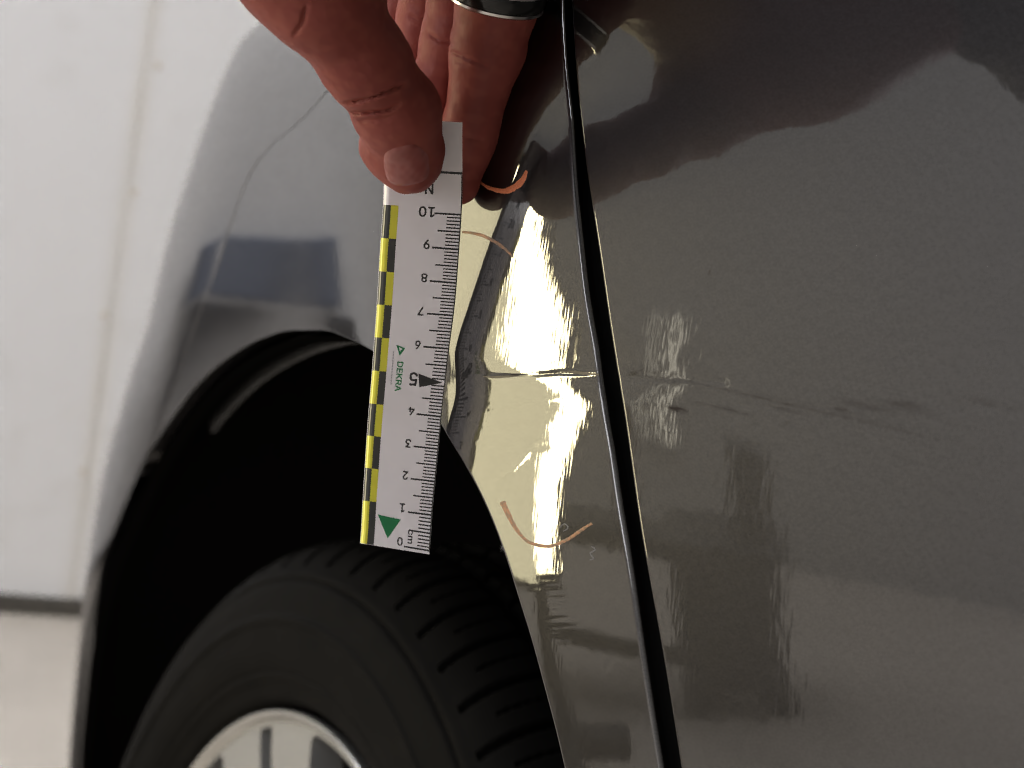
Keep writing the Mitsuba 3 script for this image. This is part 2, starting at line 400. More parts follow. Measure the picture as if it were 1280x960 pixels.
def ribbon(pts, wid, lift=0.00012, n=80):
    c = curve(pts, n)
    t = np.gradient(c, axis=0); t /= np.linalg.norm(t, axis=1, keepdims=True)
    q = np.stack([-t[:, 1], t[:, 0]], -1)
    w = (np.interp(np.linspace(0, 1, n), np.linspace(0, 1, len(wid)), wid) * (0.85 + 0.3 * rng.random(n)))[:, None] / 2
    rows = []
    for k in np.linspace(-1, 1, 5):
        g = c + q * w * k
        rows.append(surf(g[:, 0], g[:, 1]) + surf_n(g[:, 0], g[:, 1]) * (dents(g[:, 0], g[:, 1]) + lift * (1.3 - k * k))[:, None])
    return grid_mesh(np.stack(rows, 1))


scene['car__front_fender__crayon_mark'] = mikit.ply(ribbon([(598, 225), (612, 235), (630, 239), (645, 233), (655, 222), (658, 213)], [2, 4, 6, 8, 8, 3]), 'wax', smooth=True)
scene['car__front_fender__crayon_mark_001'] = mikit.ply(ribbon([(578, 290), (598, 293), (620, 303), (642, 322)], [3, 4, 4, 2]), 'pale_wax', smooth=True)
scene['car__front_fender__crayon_mark_002'] = mikit.ply(ribbon([(628, 627), (634, 640), (646, 662), (662, 678), (684, 683), (708, 675), (726, 663), (740, 654)], [7, 6, 4, 4, 4, 4, 4, 3]), 'pale_wax', smooth=True)

for i, (q, w) in enumerate(([[(604, 470.5), (618, 471.5), (632, 470.8), (648, 470.2)], [1, 3, 2.6, .8]], [[(703, 464.5), (716, 465), (732, 467), (749, 468)], [1.5, 4, 3, 2]], [[(648, 470.5), (680, 468), (704, 466)], [.5, .8, .5]])):
    scene['car__front_fender__scratch' + (f'_{i:03d}' if i else '')] = mikit.ply(ribbon(q, w, lift=0.00006), 'bare_scratch', smooth=True)

scene['car__front_fender__pen_squiggle'] = mikit.ply(ribbon([(700, 660), (706, 655), (710, 659), (704, 664)], [1.2, 1.5, 1.2]), 'chalk', smooth=True)
scene['car__front_fender__pen_squiggle_001'] = mikit.ply(ribbon([(739, 683), (744, 687), (738, 692), (742, 698), (737, 700)], [1.2, 1.6, 1.2]), 'chalk', smooth=True)
# ------------------------------------------------------------------ wheel
WC, WAZ, WCAM = np.array([-0.0815, 1.0937, 0.320]), math.radians(29.41), math.radians(3.56)
wn = np.array([-math.cos(WAZ) * math.cos(WCAM), -math.sin(WAZ) * math.cos(WCAM), math.sin(WCAM)])
we1 = unit(np.array([-wn[1], wn[0], 0])); we2 = np.cross(wn, we1)
WM = np.eye(4); WM[:3, 0], WM[:3, 1], WM[:3, 2], WM[:3, 3] = we1, we2, wn, WC   # local z = outwards


def to_wheel(v):
    return v @ WM[:3, :3].T + WC


def tyre_mesh():
    # profile (radius, axial) from the outer bead over the tread to the inner bead
    prof = np.array([(.2165, -.012), (.2185, -.002), (.222, .003), (.229, .0055), (.2345, .0085), (.2365, .0080), (.238, .0092), (.252, .0118), (.262, .0122), (.2635, .0132), (.2665, .0132), (.268, .0118), (.278, .0098), (.287, .0068), (.2885, .0045), (.290, .0050),
                     (.2965, .0005), (.304, -.0065), (.3105, -.016), (.3145, -.027), (.3165, -.038), (.3178, -.055), (.3195, -.085), (.320, -.11), (.3195, -.135), (.3178, -.165), (.3145, -.193), (.304, -.212), (.28, -.225), (.23, -.222)])
    L = np.concatenate([[0], np.cumsum(np.linalg.norm(np.diff(prof, axis=0), axis=1))])
    s = np.sort(np.concatenate([np.linspace(0, L[-1], 170), np.linspace(L[4], L[20], 120)]))
    pr = PchipInterpolator(L, prof)(s)
    na = 1500
    th = np.linspace(0, 2 * math.pi, na, endpoint=False)
    r, z = np.repeat(pr[None, :, 0], na, 0), np.repeat(pr[None, :, 1], na, 0)
    tt = np.repeat(th[:, None], len(s), 1)
    # tread: lateral grooves that sweep over the shoulder, three grooves round
    ax = z
    on = np.clip((r - .2925) / .006, 0, 1) * (ax < 0)
    npitch = 62
    def lateral(shift, lo, hi, wd, dep):
        ph = (tt * npitch / (2 * math.pi) + shift + 7.0 * (ax + .02) + 60 * np.clip(-.02 - ax, -.03, 0) ** 2) % 1.0
        d = np.minimum(ph, 1 - ph) * 2 * math.pi * .318 / npitch
        return dep * np.clip(1.6 - d / wd, 0, 1) * ((ax < hi) & (ax > lo))
    g = np.maximum.reduce([lateral(0, -.075, .0, .0018, .0065), lateral(.5, -.060, -.012, .0007, .004), lateral(.3, -.14, -.082, .0016, .006), lateral(.1, -.22, -.148, .0018, .006)])
    for c0, w0 in ((-.050, .0028), (-.080, .005), (-.112, .004), (-.144, .005)):
        g = np.maximum(g, .007 * np.clip(1.7 - np.abs(ax - c0) / w0, 0, 1))
    r = r - g * on
    v = np.stack([r * np.cos(tt), r * np.sin(tt), z], -1)
    i = np.arange(na * len(s)).reshape(na, len(s)); j = np.roll(i, -1, 0)
    f = np.stack([i[:, :-1], j[:, :-1], j[:, 1:], i[:, 1:]], -1).reshape(-1, 4)
    return (to_wheel(v.reshape(-1, 3)), f)


scene['rubber'] = {'type': 'twosided', 'b': {'type': 'principled', 'base_color': proc(lambda p, n, uv: mix((0.0026, 0.0025, 0.0025), (0.0052, 0.0047, 0.0043), fbm(p.x * 45, p.y * 45, p.z * 45))), 'roughness': 0.7, 'specular': 0.05}}
scene['car__front_wheel__tyre'] = mikit.ply(tyre_mesh(), 'rubber', smooth=40)
scene['alloy'] = {'type': 'twosided', 'b': {'type': 'principled', 'base_color': {'type': 'rgb', 'value': [0.37, 0.37, 0.37]}, 'metallic': 0.7, 'roughness': 0.38}}
simple('alloy_dark', (0.010, 0.010, 0.0105), 0.5)
simple('alloy_polished', (0.50, 0.49, 0.47), 0.22, metallic=0.9)


def revolve(prof, n=360):
    prof = np.asarray(prof, float); th = np.linspace(0, 2 * math.pi, n, endpoint=False)
    v = np.stack([prof[None, :, 0] * np.cos(th)[:, None], prof[None, :, 0] * np.sin(th)[:, None], np.repeat(prof[None, :, 1], n, 0)], -1)
    i = np.arange(n * len(prof)).reshape(n, -1); j = np.roll(i, -1, 0)
    return v.reshape(-1, 3), np.stack([i[:, :-1], j[:, :-1], j[:, 1:], i[:, 1:]], -1).reshape(-1, 4)


def put(m):
    v, f, _ = meshkit.arrays(m)
    return (to_wheel(v), f)


lipprof = [(.2085, -.03), (.2085, -.004), (.209, -.0012), (.2102, 0), (.2115, .0018), (.2130, .003), (.2145, .003), (.2155, .001), (.2150, -.004), (.212, -.012)]
lp_ = PchipInterpolator(np.arange(len(lipprof)), np.array(lipprof))(np.linspace(0, len(lipprof) - 1, 50))
scene['car__front_wheel__rim_lip'] = mikit.ply(put(revolve(lp_)), 'alloy_polished', smooth=True)
scene['car__front_wheel__rim_barrel'] = mikit.ply(put(revolve([(.2, -.02), (.190, -.05), (.185, -.19), (.2, -.2)], 160)), 'alloy_dark', smooth=True)
scene['car__front_wheel__brake_disc'] = mikit.ply(put(revolve([(.03, -.075), (.14, -.075), (.142, -.078), (.142, -.095), (.03, -.095)], 120)), 'alloy_dark', smooth=30)


def spokes():
    base = shapely.Point(0, 0).buffer(0.2095, 128)
    holes = []
    rr = math.radians
    for k in range(5):
        a = math.radians(90 + 22.5) + k * 2 * math.pi / 5
        def pol(pts):
            return shapely.Polygon([(r * math.cos(a + b), r * math.sin(a + b)) for r, b in pts])
        holes.append(pol([(.2055, rr(-1.9)), (.2055, rr(1.9)), (.10, rr(2.6)), (.10, rr(-2.6))]).buffer(.0012))
        holes.append(pol([(.2055, rr(17.5 + 37 * q / 12)) for q in range(13)] + [(.09, rr(44)), (.075, rr(36)), (.09, rr(28))]).buffer(-.004).buffer(.0055))
    shape = base.difference(shapely.union_all(holes))
    m = trimesh.creation.extrude_polygon(shape, 0.020, engine='earcut')
    m = m3.Manifold(m3.Mesh(np.asarray(m.vertices, np.float32), np.asarray(m.faces, np.uint32))).refine_to_length(0.006)
    mm = m.to_mesh(); v = np.array(mm.vert_properties[:, :3], float)
    rad_ = np.linalg.norm(v[:, :2], axis=1)
    v[:, 2] += -0.0220 - 0.022 * (1 - np.clip((rad_ - .05) / .15, 0, 1)) ** 1.5
    return (to_wheel(v), np.array(mm.tri_verts))


scene['car__front_wheel__spokes'] = mikit.ply(spokes(), 'alloy', smooth=35)
labels['car__front_wheel'] = {'label': 'front wheel with black tyre and silver alloy rim'}

# ------------------------------------------------------------------ ruler
ra = np.array([-0.12, 0, 1, 2, 3, 4, 5, 6, 7, 8, 9, 10, 11.25, 12.75])
rR = np.array([(536.5, 693), (537, 688.5), (540, 644), (544, 602), (548, 561.5), (552, 521), (556.5, 479), (561.5, 436), (567, 394.5), (571, 354), (574, 312), (577, 268.5), (578, 217), (578, 153)], float)
rL = np.array([(450, 679), (450.5, 674), (453, 632.5), (455.5, 591.5), (458, 551), (461, 511), (464.5, 470), (467.5, 428.5), (470.5, 387.5), (473, 346), (475.5, 304.5), (478.5, 263), (480, 211), (480, 147)], float)
_rR, _rL = CubicSpline(ra, rR), CubicSpline(ra, rL)


def ruler(a, b, up=0.0):
    """a: centimetres along the scale, b: 0 (chequered edge) to 1 (graduated edge), up: metres in front of the face."""
    a, b = np.broadcast_arrays(np.asarray(a, float), np.asarray(b, float))
    q = _rL(a) * (1 - b)[..., None] + _rR(a) * b[..., None]
    fall = 0.0020 * np.clip((0.08 - b) / 0.08, 0, 1) ** 2
    t = 0.6500 - 0.0031 * (np.log1p(np.exp((a - 2.5) * 1.3)) / 1.3 - 1.5) + 0.0031 + 0.003 * (b - 1) + fall - up
    return P(q[..., 0], q[..., 1], t)


def ruler_body():
    a = np.concatenate([[-0.12, -0.11, -0.08], np.linspace(0, 12.7, 260), [12.73, 12.75]])
    b = np.concatenate([np.linspace(0, 0.085, 18), np.linspace(0.1, 1, 12)])
    top = ruler(a[:, None], b[None, :])
    nr = F * 0.0011
    loop = np.concatenate([top, (top + nr)[:, ::-1], top[:, :1]], 1)
    v, f = grid_mesh(loop)
    caps = []
    nb = len(b); W = loop.shape[1]
    for row in (0, len(a) - 1):
        o = row * W
        for k in range(nb - 1):
            caps.append([o + k, o + k + 1, o + 2 * nb - 2 - k, o + 2 * nb - 1 - k])
    return (v, np.vstack([f, caps]))


simple('ruler_white', proc(lambda p, n, uv: mix((0.76, 0.72, 0.74), (0.70, 0.66, 0.67), fbm(p.x * 60, p.y * 60, p.z * 60))), 0.2)
simple('print_black', (0.018, 0.018, 0.018), 0.35)
simple('print_dark', (0.035, 0.037, 0.034), 0.15)
simple('print_yellow', (0.60, 0.56, 0.045), 0.15)
simple('print_green', (0.01, 0.16, 0.055), 0.35)
simple('print_grey', (0.33, 0.31, 0.33), 0.4)
scene['ruler'] = mikit.ply(ruler_body(), 'ruler_white', smooth=40)
labels['ruler'] = {'label': 'white plastic centimetre ruler with yellow and black chequered edge, held between thumb and finger', 'category': 'ruler'}


def patch(a0, a1, b0, b1, up=0.0002, na=6, nb=6):
    return grid_mesh(ruler(np.linspace(a0, a1, na)[:, None], np.linspace(b0, b1, nb)[None, :], up))


def join(ms):
    vs, fs, o = [], [], 0
    for v, f in ms:
        vs.append(v); fs.append(f); o0 = o; o += len(v); fs[-1] = np.asarray(f) + o0
    return (np.vstack(vs), np.vstack(fs))


ticks = []
for mmk in range(0, 101):
    a = mmk / 10
    if mmk == 50:
        continue
    ln = 0.345 if mmk % 10 == 0 else (0.29 if mmk % 5 == 0 else 0.185)
    hw = 0.026 if mmk % 10 == 0 else (0.022 if mmk % 5 == 0 else 0.019)
    if mmk == 0: ln = 0.37
    ticks.append(patch(a - hw, a + hw, 1 - ln, 0.997, na=2, nb=4))
ticks.append(patch(11.25 - .035, 11.25 + .035, 0.2, 1.0, na=2))
ticks.append(patch(-.05, 11.2, .986, 1.0, na=60, nb=2))
scene['ruler__tick_marks'] = mikit.ply(join(ticks), 'print_black')
ch = {0: [], 1: []}
for k in range(10):
    a1 = 10.17 - k; a0 = a1 - 1.0 if k < 9 else -0.11
    lc = k % 2
    ch[lc].append(patch(a0, a1, 0.004, 0.1, na=8, nb=24))
    ch[1 - lc].append(patch(a0, a1, 0.1, 0.195, na=8))
scene['ruler__chequer_black'] = mikit.ply(join(ch[0]), 'print_dark', smooth=True)
scene['ruler__chequer_yellow'] = mikit.ply(join(ch[1]), 'print_yellow', smooth=True)
CMPB = 2.42   # centimetres across the face


def lettering(text, h, a, b, rot, bold=False, sx=1.0):
    """h in centimetres; the text's middle at (a, b). rot 180: upside down; 90: reading downwards."""
    m = meshkit.text_mesh(text, h, 0.005, bold)
    v = np.array(m.vertices); lo, hi = v.min(0), v.max(0)
    x, y = (v[:, 0] - (lo[0] + hi[0]) / 2) * sx, v[:, 1] - h / 2
    if rot == 180:
        A_, B_ = a - y, b - x / CMPB
    else:
        A_, B_ = a - x, b + y / CMPB
    keep = np.asarray(m.faces)
    f = keep[np.abs(m.face_normals[:, 2]) > 0.9]
    f = f[v[f].mean(1)[:, 2] > 0.0025]
    return (ruler(A_, B_, 0.00022), f)


def bof(px, a):
    l, r = _rL(a)[0], _rR(a)[0]
    return (px - l) / (r - l)


for i, (tx, px, h, da) in enumerate([('0', 499.4, .24, .13), ('1', 502.5, .25, .1), ('2', 506.5, .25, .08), ('3', 510, .25, .07), ('4', 514, .24, .07), ('5', 516.5, .37, 0.03), ('6', 522, .24, .04), ('7', 525.8, .25, .06), ('8', 530, .25, .08), ('9', 533, .26, .08), ('10', 533.5, .29, .03)]):
    scene['ruler__number' + (f'_{i:03d}' if i else '')] = mikit.ply(lettering(tx, h, i + da, bof(px, i), 180, bold=True, sx=1.05), 'print_black')
scene['ruler__letter'] = mikit.ply(lettering('N', .30, 10.72, bof(536.5, 10.7), 180, bold=True), 'print_black')
scene['ruler__unit_name'] = mikit.ply(lettering('cm', .20, .32, bof(513.5, .3), 90, bold=True, sx=1.1), 'print_black')
scene['ruler__maker_name'] = mikit.ply(lettering('DEKRA', .185, 5.06, bof(499, 5.1), 90, bold=True, sx=1.08), 'print_green')
scene['ruler__small_print'] = mikit.ply(join([patch(5.8 - k * .085, 5.8 - k * .085 - .06, .262, .276, na=2, nb=2) for k in range(12)]), 'print_grey')


def rpoly(px_pts, a_guess):
    out = []
    for x, y in px_pts:
        a = 5.0
        for _ in range(30):
            b = bof(x, a)
            yy = (_rL(a) * (1 - b) + _rR(a) * b)[1]
            a += (yy - y) / 41.5
        out.append((a, bof(x, a)))
    return np.array(out)


def shape_patch(g, up=0.00022):
    m = trimesh.creation.extrude_polygon(g, 0.01, engine='earcut')
    v = np.array(m.vertices); f = np.asarray(m.faces)
    f = f[(np.abs(m.face_normals[:, 2]) > .9)]; f = f[v[f].mean(1)[:, 2] > .005]
    return (ruler(v[:, 0], v[:, 1], up), f)


scene['ruler__arrow'] = mikit.ply(shape_patch(shapely.Polygon(rpoly([(523, 467), (524, 484), (553, 478.5)], 5))), 'print_black')
scene['ruler__triangle'] = mikit.ply(shape_patch(shapely.Polygon(rpoly([(472, 643), (501, 649.5), (484.5, 673)], 0))), 'print_green')
lg = shapely.Polygon(rpoly([(495.5, 431), (506.5, 435.5), (499.5, 445)], 6)).difference(shapely.Polygon(rpoly([(498.5, 433.8), (503.2, 435.8), (500.0, 439.5)], 6)))
scene['ruler__emblem'] = mikit.ply(shape_patch(lg), 'print_green')

# ------------------------------------------------------------------ the hand: one skin from blended tapered bones
VOX = 0.0008


def cone_sdf(p, a, b, ra_, rb_):
    ba = b - a; l2 = ba @ ba; rr = ra_ - rb_; a2 = l2 - rr * rr; il2 = 1 / l2
    pa = p - a; y = pa @ ba; z = y - l2
    x2 = ((pa * l2 - y[:, None] * ba) ** 2).sum(1); y2 = y * y * l2; z2 = z * z * l2
    k = np.sign(rr) * rr * rr * x2
    out = (np.sqrt(x2 * a2 * il2) + y * rr) * il2 - ra_
    m1 = np.sign(z) * a2 * z2 > k
    out = np.where(m1, np.sqrt(x2 + z2) * il2 - rb_, out)
    m2 = ~m1 & (np.sign(y) * a2 * y2 < k)
    return np.where(m2, np.sqrt(x2 + y2) * il2 - ra_, out)


def smin(a, b, k):
    h = np.maximum(k - np.abs(a - b), 0) / k
    return np.minimum(a, b) - h * h * k * 0.25


def J(px, py, t, rpx):
    """A joint: pixel, depth, radius in pixels at that depth."""
    return P(px, py, t), rpx * t / FPX


WRIST = J(420, -212, 0.545, 130)
FINGERS = {
    'thumb': [J(512, 205, .6205, 37), J(510, 188, .6180, 41), J(497, 140, .6070, 51), J(457, 78, .591, 53), J(404, -2, .577, 66), J(372, -60, .572, 80)],
    'index': [J(572, 230, .6390, 27), J(586, 170, .6385, 33), J(610, 60, .6290, 44), J(622, 0, .6225, 49), J(642, -150, .600, 58)],
    'middle': [J(522, 165, .6520, 27), J(540, 120, .6480, 32), J(566, 45, .6440, 36), J(574, -10, .640, 36), J(592, -150, .615, 50)],
    'ring': [J(488, 140, .6640, 26), J(506, 95, .6620, 30), J(532, 20, .6600, 32), J(536, -30, .656, 33), J(535, -150, .630, 48)],
    'little': [J(474, 90, .6760, 22), J(486, 50, .6750, 25), J(505, 0, .674, 27), J(506, -50, .668, 28), J(482, -150, .640, 44)],
}
CREASES = [([(430, 129), (452, 125), (475, 117), (508, 104)], .596, .0015), ([(436, 142), (462, 140), (486, 137), (502, 129)], .600, .0014), ([(446, 151), (470, 150), (492, 146)], .597, .0007), ([(440, 120), (470, 109)], .597, .0007),
           ([(562, 64), (582, 72), (600, 80), (612, 82)], .619, .0008), ([(566, 74), (590, 84)], .619, .0004), ([(536, 42), (548, 50), (568, 55)], .634, .0008), ([(510, 19), (522, 25), (538, 26)], .655, .0008), ([(366, 46), (378, 28), (384, 4)], .566, .0011),
           ([(578, 168), (592, 174), (606, 176)], .632, .0005)]


def hand_sdf(p, fine=True):
    d = np.full(len(p), 1e3)
    thumb = None
    parts = {}
    for name, js in FINGERS.items():
        f = np.full(len(p), 1e3)
        for (a, r1), (b, r2) in zip(js[:-1], js[1:]):
            f = smin(f, cone_sdf(p, a, b, r1, r2), 0.005)
        parts[name] = f
    w, wr = WRIST
    palm = np.full(len(p), 1e3)
    for name in ('index', 'middle', 'ring', 'little'):
        b, r2 = FINGERS[name][-1]
        palm = smin(palm, cone_sdf(p, b, w, r2 * 1.05, wr * 0.85), 0.014)
    tb, tr = FINGERS['thumb'][-1]
    thenar = smin(cone_sdf(p, tb, w, tr, wr * 0.9), cone_sdf(p, tb, FINGERS['index'][-1][0], tr * 0.55, 0.009), 0.012)
    palm = smin(palm, thenar, 0.014)
    # thumb pad bulge on the left, and the knuckle
    q, qr = J(472, 186, .620, 18)
    parts['thumb'] = smin(parts['thumb'], np.linalg.norm(p - q, axis=1) - qr, 0.009)
    fing = np.full(len(p), 1e3)
    for name in ('index', 'middle', 'ring', 'little'):
        fing = smin(fing, parts[name], 0.0012)
    d = smin(smin(fing, palm, 0.010), smin(parts['thumb'], palm, 0.012), 0.002)
    fe = P(np.array(422.0), np.array(-620.0), np.array(0.48))
    d = smin(d, cone_sdf(p, w, fe + np.array([-.01, 0, -.0]), wr * .95, 0.033), 0.02)
    if fine:
        d = d + 0.0005 * (meshkit.fbm(p * 260, 2, 3) - .5)
        t = (p - C) @ F; px = 640 + FPX * ((p - C) @ R) / t; py = 480 - FPX * ((p - C) @ U) / t
        for pts, tt, dep in CREASES:
            qd, al = polyd(px, py, pts)
            d = d + dep * np.exp(-(qd / 2.4) ** 2) * np.clip(np.minimum(al, 1 - al) * 5 + .15, 0, 1) * (np.abs(t - tt) < .012)
    return d


def surface_nets(fn, lo, hi, vox):
    """A closed quad mesh of fn = 0; fn is first sampled coarsely, then only near the surface."""
    n = np.ceil((hi - lo) / vox).astype(int) + 1
    cs = 4
    nc = n // cs + 2
    ci = np.stack(np.meshgrid(*[np.arange(k) for k in nc], indexing='ij'), -1).reshape(-1, 3)
    dc = fn(lo + (ci * cs + cs / 2) * vox, False)
    near = np.abs(dc) < cs * vox * 1.4
    D = np.where(dc.reshape(nc) < 0, -1.0, 1.0).repeat(cs, 0).repeat(cs, 1).repeat(cs, 2)
    off = np.stack(np.meshgrid(*[np.arange(cs)] * 3, indexing='ij'), -1).reshape(-1, 3)
    fi = (ci[near][:, None] * cs + off).reshape(-1, 3)
    val = np.concatenate([fn(lo + q * vox, True) for q in np.array_split(fi, max(1, len(fi) // 300000))])
    D[fi[:, 0], fi[:, 1], fi[:, 2]] = val
    s = D < 0
    cor = [(i, j, k) for i in (0, 1) for j in (0, 1) for k in (0, 1)]
    sh = np.array(D.shape) - 1
    sl = lambda c: tuple(slice(c[a], c[a] + sh[a]) for a in range(3))
    cnt = sum(s[sl(c)].astype(np.int8) for c in cor)
    act = np.argwhere((cnt > 0) & (cnt < 8))
    vid = -np.ones(sh, int); vid[tuple(act.T)] = np.arange(len(act))
    acc, m = np.zeros((len(act), 3)), np.zeros(len(act))
    for c in cor:
        for ax in range(3):
            if c[ax] == 0:
                c2 = list(c); c2[ax] = 1
                a, b = D[tuple((act + c).T)], D[tuple((act + c2).T)]
                x = (a < 0) != (b < 0)
                t = np.where(x, a / np.where(x, a - b, 1), 0)
                pt = np.array(c, float)[None] + t[:, None] * (np.arange(3) == ax)
                acc += np.where(x[:, None], pt, 0); m += x
    V = lo + (act + acc / m[:, None]) * vox
    faces = []
    for ax in range(3):
        b_, c_ = (ax + 1) % 3, (ax + 2) % 3
        e = np.zeros(3, int); e[ax] = 1
        s0 = s[tuple(slice(0, D.shape[a] - e[a]) for a in range(3))]; s1 = s[tuple(slice(e[a], D.shape[a]) for a in range(3))]
        ed = np.argwhere(s0 != s1)
        ed = ed[(ed[:, b_] > 0) & (ed[:, c_] > 0) & (ed[:, b_] < sh[b_]) & (ed[:, c_] < sh[c_]) & (ed[:, ax] < sh[ax])]
        flip = s0[tuple(ed.T)]
        db, dc_ = np.zeros(3, int), np.zeros(3, int); db[b_] = 1; dc_[c_] = 1
        q = np.stack([vid[tuple((ed - db - dc_).T)], vid[tuple((ed - dc_).T)], vid[tuple(ed.T)], vid[tuple((ed - db).T)]], 1)
        q[~flip] = q[~flip][:, ::-1]
        faces.append(q[(q >= 0).all(1)])
    f = np.vstack(faces)
    h = vox * .5
    for _ in range(3):
        g = np.stack([fn(V + h * e, True) - fn(V - h * e, True) for e in np.eye(3)], 1) / (2 * h)
        V = V - 0.8 * fn(V, True)[:, None] * g / np.maximum((g * g).sum(1, keepdims=True), .25)
    return V, f


allj = np.array([j[0] for js in FINGERS.values() for j in js] + [WRIST[0], P(np.array(422.0), np.array(-620.0), np.array(.48))])
hand = surface_nets(hand_sdf, allj.min(0) - 0.045, allj.max(0) + 0.045, VOX)


def skin(p, n, uv):
    c = mix((0.245, 0.060, 0.047), (0.165, 0.033, 0.027), fbm(p.x * 90, p.y * 90, p.z * 90))
    return mix(c, (0.25, 0.068, 0.048), 0.4 * smoothstep(.45, .75, noise(p.x * 400, p.y * 400, p.z * 400)))


scene['skin'] = {'type': 'bumpmap', 'arbitrary': proc(lambda p, n, uv: fbm(p.x * 1500, p.y * 1500, p.z * 1500), eps=1e-4), 'scale': 0.00011,
                 'bsdf': {'type': 'principled', 'base_color': proc(skin), 'roughness': 0.5, 'specular': 0.22}}
scene['person'] = mikit.ply(hand, 'skin', smooth=True)
labels['person'] = {'label': 'hand of a person in a dark sleeve pinching the white ruler from above', 'category': 'person'}


def march(px, py, t_lo=.56):
    r = ray(px, py); L = np.linalg.norm(r, axis=-1); t = np.full(px.shape, t_lo)
    for _ in range(60):
        d = hand_sdf((C + t[..., None] * r).reshape(-1, 3), False).reshape(px.shape)
        t = np.minimum(t + 0.8 * d / L, .70)
    return C + t[..., None] * r


def nail():
    rr, aa = np.meshgrid(np.linspace(0, 1, 22), np.linspace(0, 2 * math.pi, 72), indexing='ij')
    cx, cy = np.cos(aa), np.sin(aa)
    sq = 1 / (np.abs(cx) ** 3.0 + np.abs(cy) ** 3.0) ** (1 / 3.0)
    ex, ey = rr * cx * sq * 31, rr * cy * sq * 27
    tl = math.radians(-8)
    px = 508 + ex * math.cos(tl) - ey * math.sin(tl); py = 207 + ex * math.sin(tl) + ey * math.cos(tl)
    S = march(px, py)
    g = np.stack([hand_sdf((S + 4e-4 * e).reshape(-1, 3), False) - hand_sdf((S - 4e-4 * e).reshape(-1, 3), False) for e in np.eye(3)], -1).reshape(S.shape)
    return grid_mesh(S + unit(g) * (0.0006 - 0.0011 * rr ** 6)[..., None])


simple('nail_skin', proc(lambda p, n, uv: mix((0.20, 0.044, 0.037), (0.25, 0.075, 0.066), noise(p.x * 700, p.y * 700, p.z * 120))), 0.30, specular=0.5)
scene['person__thumbnail'] = mikit.ply(nail(), 'nail_skin', smooth=True)

# finger ring
rc, rr_ = J(622, -9, .6215, 52)
rax = unit(FINGERS['index'][3][0] - FINGERS['index'][2][0])
rx = unit(np.cross(rax, [0, 1, 0])); ry = np.cross(rax, rx)
RM = np.stack([rx, ry, rax], 1)


def band(prof, n=120):
    v, f = revolve(prof, n)
    return (v @ RM.T + rc, f)


simple('silver', (0.75, 0.73, 0.70), 0.22, metallic=1.0)
simple('black_inlay', (0.01, 0.01, 0.01), 0.15)
r_in = rr_ + 0.0004
scene['finger_ring'] = mikit.ply(band([(r_in, -.0036), (r_in + .0012, -.0036), (r_in + .0018, -.0032), (r_in + .0018, -.0024), (r_in + .0013, -.0022), (r_in + .0013, .0022), (r_in + .0018, .0024), (r_in + .0018, .0032), (r_in + .0012, .0036), (r_in, .0036), (r_in, -.0036)]), 'silver', smooth=40)
scene['finger_ring__inlay'] = mikit.ply(band([(r_in + .0012, -.0023), (r_in + .0017, -.0021), (r_in + .0019, 0), (r_in + .0017, .0021), (r_in + .0012, .0023)]), 'black_inlay', smooth=True)
labels['finger_ring'] = {'label': 'silver finger ring with a black stripe at the top edge on the index finger', 'category': 'ring'}


def sleeve():
    a = P(np.array(422.0), np.array(-600.0), np.array(.49)); path = [a, C + np.array([-.09, .42, .128]), C + np.array([-.15, .22, .14]), C + np.array([-.20, -.10, .22]), C + np.array([-.12, -.35, .42])]
    pth = CubicSpline(np.arange(5), np.array(path))(np.linspace(0, 4, 70))
    t = unit(np.gradient(pth, axis=0)); x = unit(np.cross(t, [0, 0, 1.0])); y = np.cross(t, x)
    an = np.linspace(0, 2 * math.pi, 72)
    rad_ = np.interp(np.linspace(0, 4, 70), [0, 1, 2, 3, 4], [.040, .047, .055, .065, .085])
    V = []
    for i in range(70):
        k = meshkit.fbm(np.stack([np.cos(an) * 2, np.sin(an) * 2, np.full(72, i * .35)], -1), 3, 2) - .5
        rr = rad_[i] * (1 + .22 * k)
        V.append(pth[i] + rr[:, None] * (np.cos(an)[:, None] * x[i] + np.sin(an)[:, None] * y[i]))
    return grid_mesh(np.array(V))


simple('dark_cloth', proc(lambda p, n, uv: mix((0.016, 0.015, 0.017), (0.03, 0.028, 0.03), noise(p.x * 300, p.y * 300, p.z * 300))), 0.85, sheen=0.3)
scene['person__sleeve'] = mikit.ply(sleeve(), 'dark_cloth', smooth=True)
labels['person__sleeve'] = {'label': 'dark jacket sleeve'}

# ------------------------------------------------------------------ setting: floor, white door behind, hall for the reflections
def floor_hit(px, py, z=0.0):
    r = ray(np.array(float(px)), np.array(float(py)))
    return C + r * (z - C[2]) / r[2]


w0, w1 = floor_hit(0, 764), floor_hit(103, 771)
wdir = unit(w1 - w0); wnrm = np.array([wdir[1], -wdir[0], 0.0])
if wnrm @ (C - w0) < 0: wnrm = -wnrm


def on_wall(px, py, off=0.0):
    r = ray(np.array(float(px)), np.array(float(py)))
    return C + r * (((w0 + wnrm * off - C) @ wnrm) / (r @ wnrm))


def wall_box(u0, u1, z0, z1, d0, d1):
    m = trimesh.creation.box([u1 - u0, d1 - d0, z1 - z0])
    m.apply_translation([(u0 + u1) / 2, (d0 + d1) / 2, (z0 + z1) / 2])
    M4 = np.eye(4); M4[:3, 0], M4[:3, 1], M4[:3, 2], M4[:3, 3] = wdir, wnrm, [0, 0, 1], [w0[0], w0[1], 0]
    m.apply_transform(M4)
    return m


useam = (on_wall(150, 310) - w0) @ wdir


